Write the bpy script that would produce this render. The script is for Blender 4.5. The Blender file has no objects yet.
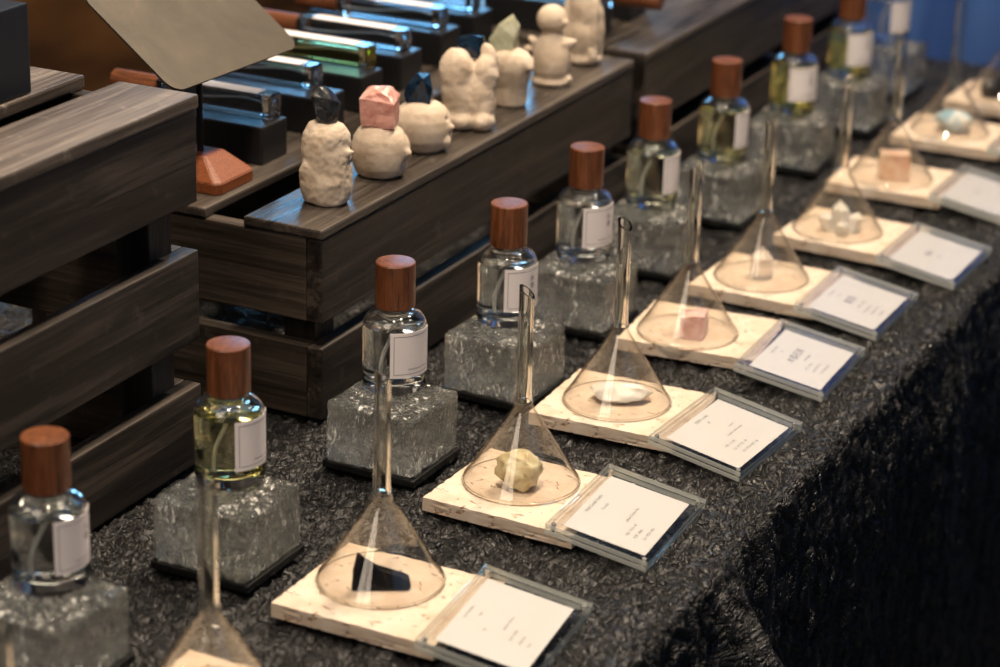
import bpy, bmesh, math, random
import numpy as np
from mathutils import Vector, Matrix, noise
C = bpy.context.scene.collection
K = 0.001                      # all sizes below are millimetres
R = math.radians
random.seed(7)

# ------------------------------------------------------------------ materials
def new_mat(name):
    m = bpy.data.materials.new(name); m.use_nodes = True
    nt = m.node_tree; nt.nodes.clear()
    out = nt.nodes.new('ShaderNodeOutputMaterial')
    return m, nt, out
def N(nt, t, **kw):
    n = nt.nodes.new('ShaderNode' + t)
    for k, v in kw.items():
        if k in n.inputs: n.inputs[k].default_value = v
        else: setattr(n, k, v)
    return n
def L(nt, a, b): nt.links.new(a, b)
def coords(nt, scale=(1, 1, 1), kind='Object', rot=(0, 0, 0)):
    tc = N(nt, 'TexCoord'); mp = N(nt, 'Mapping')
    mp.inputs['Scale'].default_value = scale; mp.inputs['Rotation'].default_value = rot
    L(nt, tc.outputs[kind], mp.inputs['Vector']); return mp.outputs[0]
def ramp(nt, fac, stops):
    r = N(nt, 'ValToRGB'); e = r.color_ramp.elements
    while len(e) < len(stops): e.new(0.5)
    for i, (p, c) in enumerate(stops):
        e[i].position = p; e[i].color = (*c, 1) if len(c) == 3 else c
    L(nt, fac, r.inputs[0]); return r.outputs[0]
def bump(nt, h, strength, dist, base=None):
    b = N(nt, 'Bump'); b.inputs['Strength'].default_value = strength; b.inputs['Distance'].default_value = dist * K
    L(nt, h, b.inputs['Height'])
    if base is not None: L(nt, base, b.inputs['Normal'])
    return b.outputs[0]
def noise_tex(nt, vec, scale, detail=4, rough=.55, dist=0.):
    n = N(nt, 'TexNoise'); n.inputs['Scale'].default_value = scale; n.inputs['Detail'].default_value = detail
    n.inputs['Roughness'].default_value = rough; n.inputs['Distortion'].default_value = dist
    L(nt, vec, n.inputs['Vector']); return n.outputs['Fac']
def principled(name, col, rough=.5, metal=0., **kw):
    m, nt, out = new_mat(name); p = N(nt, 'BsdfPrincipled')
    p.inputs['Base Color'].default_value = (*col, 1); p.inputs['Roughness'].default_value = rough
    p.inputs['Metallic'].default_value = metal
    for k, v in kw.items(): p.inputs[k.replace('_', ' ')].default_value = v
    L(nt, p.outputs[0], out.inputs[0]); return m, nt, p

def wood_stained(name, axis, dark, light, rough=.42, wear=.5):
    m, nt, p = principled(name, dark, rough)
    s = [330, 330, 330]; s[axis] = 10
    v = coords(nt, tuple(s)); g = noise_tex(nt, v, 1.0, 6, .62, .6)
    s2 = [38, 38, 38]; s2[axis] = 2.6
    v2 = coords(nt, tuple(s2)); g2 = noise_tex(nt, v2, 1.0, 3, .5, 1.2)
    v3 = coords(nt, (60, 60, 60)); g3 = noise_tex(nt, v3, 1.0, 5, .7)
    mx = N(nt, 'Math', operation='ADD'); L(nt, g, mx.inputs[0]); L(nt, g2, mx.inputs[1])
    c = ramp(nt, mx.outputs[0], [(.70, tuple(x * .3 for x in dark)), (.98, dark), (1.0, light)])
    # ramp domain is 0-1, so scale the sum
    mul = N(nt, 'Math', operation='MULTIPLY'); mul.inputs[1].default_value = .5
    L(nt, mx.outputs[0], mul.inputs[0])
    rr = [n for n in nt.nodes if n.bl_idname == 'ShaderNodeValToRGB'][-1]
    e = rr.color_ramp.elements; e[0].position = .36; e[1].position = .50; e[2].position = .66
    L(nt, mul.outputs[0], rr.inputs[0])
    w = ramp(nt, g3, [(.60, (0, 0, 0)), (.78, (wear,) * 3)])
    mix = N(nt, 'MixRGB'); mix.inputs[2].default_value = (*[min(1, x * 1.7 + .02) for x in light], 1)
    L(nt, w, mix.inputs[0]); L(nt, rr.outputs[0], mix.inputs[1]); L(nt, mix.outputs[0], p.inputs['Base Color'])
    rg = ramp(nt, g2, [(.3, (rough - .1,) * 3), (.7, (rough + .18,) * 3)]); L(nt, rg, p.inputs['Roughness'])
    L(nt, bump(nt, mul.outputs[0], .55, .9), p.inputs['Normal'])
    return m
WD, WL = (.018, .0132, .010), (.078, .058, .043)
wood_y = wood_stained('dark_stained_board', 1, WD, WL)
wood_x = wood_stained('dark_stained_end_board', 0, (.034, .025, .018), WL)
wood_z = wood_stained('dark_stained_post', 2, (.022, .017, .014), (.055, .043, .034))
plank_worn = wood_stained('worn_top_plank', 1, (.085, .066, .052), (.20, .165, .135), .38, .7)
plank_mid = wood_stained('stained_top_plank', 1, (.050, .040, .032), (.12, .098, .078), .30, .5)

def walnut(name, axis=2, base=(.115, .036, .0125)):
    m, nt, p = principled(name, base, .38)
    s = [95, 95, 95]; s[axis] = 11
    oi = N(nt, 'ObjectInfo'); tc = N(nt, 'TexCoord'); mp = N(nt, 'Mapping'); mp.inputs['Scale'].default_value = s
    sc = N(nt, 'VectorMath', operation='SCALE'); comb = N(nt, 'CombineXYZ'); 
    mu = N(nt, 'Math', operation='MULTIPLY'); mu.inputs[1].default_value = .37; L(nt, oi.outputs['Random'], mu.inputs[0])
    for i in range(3): L(nt, mu.outputs[0], comb.inputs[i])
    ad = N(nt, 'VectorMath', operation='ADD'); L(nt, tc.outputs['Object'], ad.inputs[0]); L(nt, comb.outputs[0], ad.inputs[1])
    L(nt, ad.outputs[0], mp.inputs[0]); v = mp.outputs[0]
    g = noise_tex(nt, v, 2.2, 5, .6, 1.5)
    g2 = noise_tex(nt, v, 9, 4, .6, .3)
    a = N(nt, 'Math', operation='MULTIPLY_ADD'); a.inputs[1].default_value = .3; L(nt, g2, a.inputs[0]); L(nt, g, a.inputs[2])
    c = ramp(nt, a.outputs[0], [(.42, tuple(x * .33 for x in base)), (.62, base), (.85, (base[0] * 1.75, base[1] * 1.95, base[2] * 2.1))])
    L(nt, c, p.inputs['Base Color']); L(nt, bump(nt, g2, .25, .3), p.inputs['Normal'])
    return m
cap_wood = walnut('walnut_cap'); cap_wood_x = walnut('walnut_cap_lying', 0)

def thin_glass(name, body=(.985, .975, .95), edge=(.50, .42, .30), gl=1.0, f0=.045):
    """clear wall of glass: lets light straight through, mirrors by Schlick's law, absorbs more where seen edge-on"""
    m, nt, out = new_mat(name)
    lw = N(nt, 'LayerWeight'); lw.inputs['Blend'].default_value = .5
    pw = N(nt, 'Math', operation='POWER'); pw.inputs[1].default_value = 4.2; L(nt, lw.outputs['Facing'], pw.inputs[0])
    fr = N(nt, 'MapRange'); fr.inputs['To Min'].default_value = f0; fr.inputs['To Max'].default_value = .9; L(nt, pw.outputs[0], fr.inputs['Value'])
    col = ramp(nt, lw.outputs['Facing'], [(.0, body), (.74, tuple(b * .985 for b in body)), (.97, edge)])
    t = N(nt, 'BsdfTransparent'); L(nt, col, t.inputs['Color'])
    g = N(nt, 'BsdfGlossy'); g.inputs['Roughness'].default_value = .03; g.inputs['Color'].default_value = (gl, gl * .98, gl * .94, 1)
    mx = N(nt, 'MixShader'); L(nt, fr.outputs[0], mx.inputs[0]); L(nt, t.outputs[0], mx.inputs[1]); L(nt, g.outputs[0], mx.inputs[2])
    L(nt, mx.outputs[0], out.inputs[0]); return m
def solid_glass(name, ior, col=(1, 1, 1), rough=0., bumpf=None):
    m, nt, out = new_mat(name); g = N(nt, 'BsdfGlass')
    g.inputs['IOR'].default_value = ior; g.inputs['Color'].default_value = (*col, 1); g.inputs['Roughness'].default_value = rough
    if bumpf: L(nt, bumpf(nt), g.inputs['Normal'])
    L(nt, g.outputs[0], out.inputs[0]); return m
funnel_glass = thin_glass('laboratory_glass', (.997, .990, .975), (.34, .26, .16), .85, .028)
stem_glass = solid_glass('thick_laboratory_glass', 1.47, (1., .99, .96), .02)
bottle_glass = solid_glass('bottle_glass', 1.50, (.99, .995, .99), .025)
liquid_clear = solid_glass('clear_perfume', 1.37 / 1.50, (.985, .985, .97))
liquid_yellow = solid_glass('pale_yellow_perfume', 1.37 / 1.50, (.985, .965, .76))
liquid_deep = solid_glass('yellow_perfume', 1.37 / 1.50, (.985, .94, .58))
liquid_tint = solid_glass('faintly_yellow_perfume', 1.37 / 1.50, (.985, .98, .88))
air_glass = solid_glass('air_above_liquid', 1 / 1.50, (1, 1, 1))
def brick_bump(nt):
    v = coords(nt, (1, 1, 1)); a = noise_tex(nt, v, 130, 2, .5, 1.0); b = noise_tex(nt, v, 420, 2, .5)
    v2 = coords(nt, (1, 1, .35)); c = noise_tex(nt, v2, 300, 2, .5, .8)
    ad = N(nt, 'Math', operation='ADD'); L(nt, a, ad.inputs[0]); L(nt, c, ad.inputs[1])
    return bump(nt, b, .35, .6, bump(nt, ad.outputs[0], 1., 3.6))
def cast_glass():
    m, nt, out = new_mat('cast_glass'); g = N(nt, 'BsdfGlass'); g.inputs['IOR'].default_value = 1.47; g.inputs['Roughness'].default_value = .06
    g.inputs['Color'].default_value = (.985, .985, .965, 1); nb = brick_bump(nt); L(nt, nb, g.inputs['Normal'])
    v = coords(nt, (1, 1, .4)); f = noise_tex(nt, v, 190, 4, .7, 1.6); f2 = noise_tex(nt, coords(nt, (1, 1, 1)), 45, 2, .5, .5)
    fl = N(nt, 'BsdfPrincipled'); fl.inputs['Base Color'].default_value = (.88, .87, .80, 1); fl.inputs['Roughness'].default_value = .25; L(nt, nb, fl.inputs['Normal'])
    ad = N(nt, 'Math', operation='MULTIPLY_ADD'); ad.inputs[1].default_value = .5; L(nt, f2, ad.inputs[0]); L(nt, f, ad.inputs[2])
    fac = ramp(nt, ad.outputs[0], [(.77, (.01,) * 3), (.86, (.16,) * 3), (.95, (1.,) * 3)])  # pale speckles put glints and inner scatter of light into the colour
    mx = N(nt, 'MixShader'); L(nt, fac, mx.inputs[0]); L(nt, g.outputs[0], mx.inputs[1]); L(nt, fl.outputs[0], mx.inputs[2]); L(nt, mx.outputs[0], out.inputs[0]); return m
brick_glass = cast_glass()
acrylic = thin_glass('clear_acrylic', (.997, 1, .997), (.80, .84, .82), 1., .02)
acrylic_edge, nt, out = new_mat('polished_acrylic_edge')
a_ = N(nt, 'BsdfTransparent'); a_.inputs[0].default_value = (.9, .94, .92, 1); b_ = N(nt, 'BsdfPrincipled'); b_.inputs['Base Color'].default_value = (.82, .84, .76, 1); b_.inputs['Roughness'].default_value = .15
mx_ = N(nt, 'MixShader'); mx_.inputs[0].default_value = .5; L(nt, a_.outputs[0], mx_.inputs[1]); L(nt, b_.outputs[0], mx_.inputs[2]); L(nt, mx_.outputs[0], out.inputs[0])
tray_black, _, _ = principled('black_gloss_base', (.006, .006, .006), .22)
tube_mat, _, _ = principled('white_dip_tube', (.75, .76, .74), .25, 0, Transmission_Weight=.35)
collar_mat, _, _ = principled('sprayer_collar', (.55, .5, .42), .25, .9)
text_mat, _, _ = principled('printed_ink', (.03, .03, .03), .6)
ink_brown, _, _ = principled('brown_ink', (.08, .05, .035), .6)
screw_mat, _, _ = principled('steel_screw', (.7, .68, .64), .25, 1.)
def paper_mat(name, col):
    m, nt, p = principled(name, col, .7)
    g = noise_tex(nt, coords(nt, (900,) * 3), 1, 3, .6)
    L(nt, ramp(nt, g, [(.3, tuple(c * .95 for c in col)), (.7, col)]), p.inputs['Base Color']); return m
paper = paper_mat('card_paper', (.53, .51, .49)); label_paper = paper_mat('label_paper', (.80, .74, .72))

def travertine():
    m, nt, p = principled('travertine', (.66, .53, .40), .6)
    v = coords(nt, (1, 1, 1)); a = noise_tex(nt, v, 45, 5, .6, .4)
    base = ramp(nt, a, [(.3, (.52, .39, .28)), (.55, (.60, .49, .38)), (.75, (.66, .56, .46))])
    vv = coords(nt, (170, 260, 260)); s = noise_tex(nt, vv, 1.0, 3, .62, .8)
    pit = ramp(nt, s, [(.625, (0, 0, 0)), (.69, (1, 1, 1))])
    mx = N(nt, 'MixRGB'); mx.inputs[2].default_value = (.33, .17, .075, 1); L(nt, pit, mx.inputs[0]); L(nt, base, mx.inputs[1])
    v3 = coords(nt, (620, 620, 620)); q = noise_tex(nt, v3, 1, 2, .5)
    mx.inputs[0].default_value = 0
    L(nt, mx.outputs[0], p.inputs['Base Color'])
    inv = N(nt, 'Math', operation='MULTIPLY_ADD'); inv.inputs[1].default_value = -1; inv.inputs[2].default_value = 1; L(nt, pit, inv.inputs[0])
    L(nt, bump(nt, q, .15, .3, bump(nt, inv.outputs[0], .8, 1.2)), p.inputs['Normal']); return m
trav = travertine()

def clay():
    m, nt, p = principled('raw_clay', (.62, .50, .38), .8)
    v = coords(nt, (1, 1, 1)); a = noise_tex(nt, v, 60, 5, .65, .5)
    L(nt, ramp(nt, a, [(.32, (.44, .33, .22)), (.5, (.58, .46, .34)), (.7, (.66, .55, .43))]), p.inputs['Base Color'])
    b = noise_tex(nt, v, 240, 5, .65, .3); L(nt, bump(nt, b, .35, .6), p.inputs['Normal']); return m
clay_m = clay()

def gem(name, c1, c2, rough=.2, trans=.0, sss=0., scale=120, bmp=.4):
    m, nt, p = principled(name, c1, rough)
    v = coords(nt, (1, 1, 1)); a = noise_tex(nt, v, scale, 4, .6, .8)
    L(nt, ramp(nt, a, [(.35, c1), (.65, c2)]), p.inputs['Base Color'])
    p.inputs['Transmission Weight'].default_value = trans; p.inputs['IOR'].default_value = 1.5
    p.inputs['Subsurface Weight'].default_value = sss; p.inputs['Subsurface Radius'].default_value = (1, .8, .6); p.inputs['Subsurface Scale'].default_value = .006
    b = noise_tex(nt, v, scale * 3, 3, .6); L(nt, bump(nt, b, bmp, .5), p.inputs['Normal']); return m
obsidian = gem('obsidian', (.006, .006, .007), (.02, .018, .016), .10, 0, 0, 60, .6)
dark_crystal = gem('smoky_crystal', (.012, .014, .018), (.05, .05, .05), .1, .25, 0, 200, .8)
blue_black = gem('blue_black_crystal', (.004, .008, .016), (.01, .03, .06), .12, .1, 0, 150, .3)
rose_quartz = gem('rose_quartz', (.60, .24, .19), (.78, .44, .36), .3, .15, .4)
yellow_stone = gem('yellow_calcite', (.66, .55, .30), (.78, .70, .46), .35, .2, .5)
white_stone = gem('milky_quartz', (.74, .69, .60), (.86, .82, .76), .3, .2, .3)
clear_stone = gem('clear_quartz', (.85, .80, .74), (.95, .9, .86), .12, .75, 0)
peach_stone = gem('peach_selenite', (.84, .50, .32), (.95, .78, .60), .35, .35, .4)
aqua_stone = gem('blue_white_crystal', (.25, .45, .58), (.85, .78, .66), .35, .1, .3, 60)
green_quartz = gem('pale_green_quartz', (.46, .47, .30), (.66, .64, .48), .15, .3, .3)
pink_pale = gem('pale_pink_quartz', (.72, .42, .36), (.84, .60, .54), .3, .15, .4)

def crinkle():
    m, nt, p = principled('black_crinkled_fabric', (.013, .012, .012), .4)
    v = coords(nt, (1, 1, 1)); a = noise_tex(nt, v, 125, 4, .55, 1.6)
    nn = N(nt, 'TexNoise'); nn.inputs['Scale'].default_value = 110; nn.inputs['Detail'].default_value = 3; L(nt, v, nn.inputs['Vector'])
    def cells(scale, warp, hi):
        vo = N(nt, 'TexVoronoi', feature='DISTANCE_TO_EDGE'); vo.inputs['Scale'].default_value = scale
        wv = N(nt, 'VectorMath', operation='MULTIPLY_ADD'); wv.inputs[1].default_value = (warp,) * 3
        L(nt, nn.outputs['Color'], wv.inputs[0]); L(nt, v, wv.inputs[2]); L(nt, wv.outputs[0], vo.inputs['Vector'])
        return ramp(nt, vo.outputs['Distance'], [(.0, (0, 0, 0)), (hi, (1, 1, 1))])
    st = N(nt, 'Mapping'); st.inputs['Scale'].default_value = (1.25, .75, 1); L(nt, v, st.inputs[0])
    rg = noise_tex(nt, st.outputs[0], 58, 4, .5, 2.2); s1 = N(nt, 'Math', operation='SUBTRACT'); s1.inputs[1].default_value = .5; L(nt, rg, s1.inputs[0])
    s2 = N(nt, 'Math', operation='ABSOLUTE'); L(nt, s1.outputs[0], s2.inputs[0])
    crease = ramp(nt, s2.outputs[0], [(.0, (0, 0, 0)), (.05, (.75,) * 3), (.16, (1, 1, 1))])
    n1 = bump(nt, crease, 1., 3.2); n2 = bump(nt, a, 1., 1.3, n1); n3 = bump(nt, cells(190, .012, .2), .5, .6, n2); p.inputs['Specular IOR Level'].default_value = .5
    L(nt, n3, p.inputs['Normal'])
    L(nt, ramp(nt, a, [(.35, (.003, .003, .003)), (.7, (.017, .0155, .0145))]), p.inputs['Base Color'])
    L(nt, ramp(nt, a, [(.35, (.5,) * 3), (.65, (.27,) * 3)]), p.inputs['Roughness'])
    return m
cloth_m = crinkle()

# ------------------------------------------------------------------ mesh helpers (mm in, metres out)
def link(name, me, m=None, parent=None, smooth=False):
    o = bpy.data.objects.new(name, me); C.objects.link(o)
    if m: me.materials.append(m)
    if smooth:
        for p in me.polygons: p.use_smooth = True
    if parent: o.parent = parent
    return o
def from_bm(name, bm, m, parent=None, smooth=False, sharp=None):
    bmesh.ops.recalc_face_normals(bm, faces=bm.faces)
    for v in bm.verts: v.co *= K
    me = bpy.data.meshes.new(name); bm.to_mesh(me); bm.free()
    o = link(name, me, m, parent, smooth)
    if sharp:
        me.set_sharp_from_angle(angle=R(sharp))
    return o
def box(name, lo, hi, m, parent=None, bev=1.0, seg=2, wob=0.):
    bm = bmesh.new(); bmesh.ops.create_cube(bm, size=1)
    for v in bm.verts:
        v.co = Vector([(lo[i] + hi[i]) / 2 + v.co[i] * (hi[i] - lo[i]) for i in range(3)])
    if bev: bmesh.ops.bevel(bm, geom=bm.edges[:], offset=bev, segments=seg, affect='EDGES', profile=.6)
    return from_bm(name, bm, m, parent, False)
def lathe_bm(prof, n=64, bm=None, cx=0, cy=0):
    bm = bm or bmesh.new(); rings = []
    for r, z in prof:
        if r < 1e-6: rings.append([bm.verts.new((cx, cy, z))])
        else: rings.append([bm.verts.new((cx + r * math.cos(2 * math.pi * i / n), cy + r * math.sin(2 * math.pi * i / n), z)) for i in range(n)])
    for a, b in zip(rings, rings[1:]):
        for i in range(n):
            j = (i + 1) % n
            if len(a) == 1 and len(b) == 1: continue
            if len(a) == 1: bm.faces.new((a[0], b[i], b[j]))
            elif len(b) == 1: bm.faces.new((a[i], a[j], b[0]))
            else: bm.faces.new((a[i], a[j], b[j], b[i]))
    return bm
def lathe(name, prof, m, parent=None, n=64, sharp=50):
    return from_bm(name, lathe_bm(prof, n), m, parent, True, sharp)
def tube(name, pts, r, m, parent=None, n=10):
    bm = bmesh.new(); rings = []
    for i, p in enumerate(pts):
        p = Vector(p); t = (Vector(pts[min(i + 1, len(pts) - 1)]) - Vector(pts[max(i - 1, 0)])).normalized()
        a = t.cross(Vector((.3, 1, .1))).normalized(); b = t.cross(a)
        rings.append([bm.verts.new(p + a * r * math.cos(2 * math.pi * k / n) + b * r * math.sin(2 * math.pi * k / n)) for k in range(n)])
    for a, b in zip(rings, rings[1:]):
        for i in range(n): bm.faces.new((a[i], a[(i + 1) % n], b[(i + 1) % n], b[i]))
    bm.faces.new(rings[0]); bm.faces.new(rings[-1][::-1])
    return from_bm(name, bm, m, parent, True, 60)
def empty(name, loc, label, cat, group=None, rz=0.):
    o = bpy.data.objects.new(name, None); C.objects.link(o); o.empty_display_size = .02
    o.location = Vector(loc) * K; o.rotation_euler = (0, 0, R(rz)); tag(o, label, cat, group); return o
def tag(o, label, cat, group=None):
    o['label'] = label; o['category'] = cat
    if group: o['group'] = group
def copy_tree(o, parent=None):
    c = o.copy(); C.objects.link(c)
    if parent: c.parent = parent
    for ch in [x for x in bpy.data.objects if x.parent == o]: copy_tree(ch, c)
    return c
def hull(name, pts, m, parent=None, sub=0, amp=0., smooth=False, bev=0.):
    bm = bmesh.new()
    for p in pts: bm.verts.new(p)
    r = bmesh.ops.convex_hull(bm, input=bm.verts[:])
    bmesh.ops.delete(bm, geom=[v for v in bm.verts if not v.link_faces], context='VERTS')
    if bev: bmesh.ops.bevel(bm, geom=bm.edges[:], offset=bev, segments=1, affect='EDGES')
    if sub:
        bmesh.ops.triangulate(bm, faces=bm.faces[:])
        bmesh.ops.subdivide_edges(bm, edges=bm.edges[:], cuts=sub, use_grid_fill=True)
        for v in bm.verts:
            d = noise.noise_vector(v.co * .25) * amp; v.co += d
            if v.co.z < 0: v.co.z = 0
    return from_bm(name, bm, m, parent, smooth)
def rock(name, dims, m, parent=None, seed=0, n=26, zmin=0, sub=0, amp=0., noise_r=.28, facet=True):
    rnd = random.Random(seed); pts = []
    for i in range(n):
        z = rnd.uniform(-1, 1); t = rnd.uniform(0, 6.283); q = math.sqrt(1 - z * z); r = 1 - rnd.uniform(0, noise_r)
        pts.append((dims[0] / 2 * q * math.cos(t) * r, dims[1] / 2 * q * math.sin(t) * r, zmin + dims[2] * max(0, (z * r + 1) / 2 * 1.1 - .1)))
    return hull(name, pts, m, parent, sub, amp, not facet)

# ------------------------------------------------------------------ setting
def struct(name, lo, hi, m):
    o = box(name, lo, hi, m, None, 0); o['kind'] = 'structure'; return o
floor_m, nt, p = principled('dark_floor', (.012, .012, .014), .6)
L(nt, ramp(nt, noise_tex(nt, coords(nt, (6, 6, 6)), 1, 4), [(.3, (.008, .008, .010)), (.7, (.018, .017, .018))]), p.inputs['Base Color'])
struct('floor', (-2600, -600, -790), (1400, 4400, -750), floor_m)
brown_m, nt, p = principled('warm_brown_panelling', (.10, .045, .014), .5)
g = noise_tex(nt, coords(nt, (1.2, 1.2, 9)), 1, 4, .55, .4)
L(nt, ramp(nt, g, [(.34, (.030, .013, .005)), (.5, (.13, .058, .018)), (.66, (.22, .10, .032))]), p.inputs['Base Color'])
struct('wall_left', (-2340, -600, -750), (-2300, 4400, 2400), brown_m)
blue_m, nt, p = principled('blue_backdrop', (.06, .12, .26), .8)
g = noise_tex(nt, coords(nt, (5, 5, 1.6)), 1, 4, .5, .5)
L(nt, ramp(nt, g, [(.36, (.020, .045, .12)), (.5, (.055, .12, .27)), (.62, (.13, .24, .42))]), p.inputs['Base Color'])
struct('wall_far', (-1420, 3120, -750), (1400, 3160, 1300), blue_m)

# ------------------------------------------------------------------ tablecloth
def sm(a, b, x):
    t = min(1, max(0, (x - a) / (b - a))); return t * t * (3 - 2 * t)
def build_cloth():
    ys = list(np.arange(480, 900, 6.)) + list(np.arange(900, 1750, 2.1)) + list(np.arange(1750, 2500, 4.5))
    # s: distance across; flat to X=-455, rounded edge, then down
    E0, RAD = -452., 10.
    ss = list(np.arange(-1240, -860, 14.)) + list(np.arange(-860, E0, 2.2))
    arc = RAD * math.pi / 2
    ss2 = list(np.arange(0, arc + 130, 2.3)) + list(np.arange(arc + 130, arc + 400, 4.5)) + list(np.arange(arc + 400, arc + 735, 12.))
    cols = [('t', s) for s in ss] + [('d', s) for s in ss2]
    nv = len(ys) * len(cols); co = np.empty((nv, 3)); k = 0
    vor, nz = noise.voronoi, noise.noise
    for y in ys:
        fold = math.exp(-((y - 1246) / 17.) ** 2) * 40 + math.exp(-((y - 1226) / 11.) ** 2) * 6
        edge = 5 * nz(Vector((y * .008, 3.1, 0))) + 3 * nz(Vector((y * .03, 9.1, 0)))
        for kind, s in cols:
            if kind == 't': bx, bz, nx, nz_, u = s + edge * sm(-520, E0, s), 0., 0., 1., s
            else:
                if s < arc:
                    a = s / RAD; bx = E0 + edge + RAD * math.sin(a); bz = -RAD + RAD * math.cos(a); nx, nz_ = math.sin(a), math.cos(a)
                else: bx = E0 + edge + RAD; bz = -RAD - (s - arc); nx, nz_ = 1., 0.
                dep = sm(0, 90, s)
                w = 7 * nz(Vector((y * .012, s * .002, 5.))) + 4 * nz(Vector((y * .05, s * .004, 1.)))
                bx += dep * (w + 6) + fold * sm(2, 95, s)
                bz -= 0
                u = E0 + s
            q = Vector((u * (.072 if kind == 't' else .03), y * .055, 0.))
            q = q + noise.noise_vector(q * .9) * .75
            d, pt_ = vor(q); e = d[1] - d[0]; tl = noise.noise_vector(pt_[0] * 3.1); tlt = tl.dot(q - pt_[0])
            crack = 1 - sm(0., .30, e)
            q2 = Vector((u * (.17 if kind == 't' else .06), y * .14, 4.)); q2 = q2 + noise.noise_vector(q2) * .6
            d2, pt2 = vor(q2); tlt += .35 * noise.noise_vector(pt2[0] * 2.3).dot(q2 - pt2[0]); e2 = 1 - sm(0, .3, d2[1] - d2[0])
            h = -1.4 + 5.5 * tlt - 3.0 * crack - .9 * e2 - 1.0 * (.5 + nz(Vector((u * .1, y * .1, 9.)))) - .5 * (.5 + nz(Vector((u * .45, y * .4, 2.))))
            if kind == 'd': h *= .8
            h = min(h, -.15)
            co[k] = (bx + nx * h, y, bz + nz_ * h); k += 1
    nc = len(cols); me = bpy.data.meshes.new('tablecloth')
    idx = np.arange(nv).reshape(len(ys), nc)
    f = np.stack([idx[:-1, :-1], idx[:-1, 1:], idx[1:, 1:], idx[1:, :-1]], -1).reshape(-1, 4)
    # thickness: underside sheet joined along the border is left to a solidify modifier
    me.vertices.add(nv); me.vertices.foreach_set('co', (co * K).ravel())
    me.loops.add(len(f) * 4); me.loops.foreach_set('vertex_index', f.ravel())
    me.polygons.add(len(f)); me.polygons.foreach_set('loop_start', np.arange(0, len(f) * 4, 4))
    me.update(calc_edges=True); me.validate()
    me.polygons.foreach_set('use_smooth', [True] * len(me.polygons))
    o = link('tablecloth', me, cloth_m)
    tag(o, 'black crinkled cloth covering the long table and hanging down its front side', 'tablecloth')
build_cloth()

# ------------------------------------------------------------------ crates
def crate(loc_label, xf, y0, y1, levels, ztop, planks, depth, top_m, side_m, posts=True):
    """slatted wooden crate: xf = front face x, levels = (z0,z1) of each slat row"""
    t = empty('wooden_crate', (xf - depth / 2, (y0 + y1) / 2, 0), loc_label, 'crate', 'slatted wooden crates')
    off = Vector(t.location) / K
    def b(name, lo, hi, m, bev=1.2):
        return box(name, [lo[i] - off[i] for i in range(3)], [hi[i] - off[i] for i in range(3)], m, t, bev)
    T = 12.
    for z0, z1 in levels:
        b('side_board', (xf - T, y0, z0), (xf, y1, z1), side_m)
        b('side_board', (xf - depth, y0, z0), (xf - depth + T, y1, z1), side_m)
        b('end_board', (xf - depth + T + .2, y0, z0), (xf - T - .2, y0 + T, z1), wood_x)
        b('end_board', (xf - depth + T + .2, y1 - T, z0), (xf - T - .2, y1, z1), wood_x)
    zt = levels[-1][1]
    for px in (xf - T - 25, xf - depth + T):
        for py in (y0 + T, y1 - T - 25):
            b('corner_post', (px, py, 0), (px + 25, py + 25, zt - .5), wood_z)
    for x0, x1 in planks:
        b('top_plank', (x0, y0 - 1, zt + .3), (x1, y1 + 1, ztop), top_m, 1.6)
    return t
crate('two-slat dark wooden crate in the middle, carrying the clay figures', -763.6, 1304.5, 1821, [(0, 52), (70, 129)], 136.4,
      [(-824, -763), (-914, -854), (-1004, -944)], 240, plank_mid, wood_y)
crate('dark wooden crate at the upper right, behind the farthest bottles', -763.8, 1847, 2420, [(0, 52), (70, 129)], 136.4,
      [(-822, -763), (-882, -823), (-943, -884), (-1004, -944)], 240, plank_mid, wood_y)
crate('tall three-slat wooden crate at the left with a worn greyish top', -798.8, 600, 1211, [(0, 54), (85, 145), (177, 237)], 246.4,
      [(-856, -797), (-940, -882), (-1024, -966)], 240, plank_worn, wood_y)

# ------------------------------------------------------------------ upright bottles, glass blocks
BX = {0: (-724.4, 948.1), 1: (-712.1, 1108.9), 2: (-697.1, 1284.3), 3: (-687.7, 1430.4), 4: (-697.3, 1581.7), 5: (-703.6, 1727.1),
      6: (-700.9, 1875.6), 7: (-700.1, 2050.2), 8: (-697, 2200), 9: (-706, 2350)}
LIQ = {0: liquid_clear, 1: liquid_yellow, 2: liquid_clear, 3: liquid_clear, 4: liquid_clear, 5: liquid_tint, 6: liquid_yellow, 7: liquid_deep, 8: liquid_deep, 9: liquid_clear}
# angle of the label's left edge away from the camera-facing direction (degrees, to the right)
LAB = {0: 6, 1: 8, 2: -8, 3: -5, 4: -3, 5: 25, 6: 29, 7: -12, 8: -6, 9: 6}
ROTB = {0: -1, 1: -.3, 2: -1.2, 3: -2.1, 4: 0, 5: 2, 6: -2, 7: 3, 8: 1, 9: 0}
WHERE = {0: 'at the lower left corner of the table, cut off by the frame', 1: 'standing before the left crate, behind the near funnel stem',
         2: 'beside the near corner of the middle crate, in line with the black shard', 3: 'in line with the yellow lump under its funnel',
         4: 'in line with the flat white stone under its funnel', 5: 'in line with the pink cube under its funnel',
         6: 'in line with the clear crystal under its funnel', 7: 'in line with the white cluster under its funnel',
         8: 'in line with the peach block under its funnel', 9: 'farthest in the row against the blue backdrop'}
BL = {0: 'clear', 1: 'pale yellow', 2: 'clear', 3: 'clear', 4: 'clear', 5: 'faintly yellow', 6: 'pale yellow', 7: 'yellow', 8: 'yellow green', 9: 'clear'}

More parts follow.
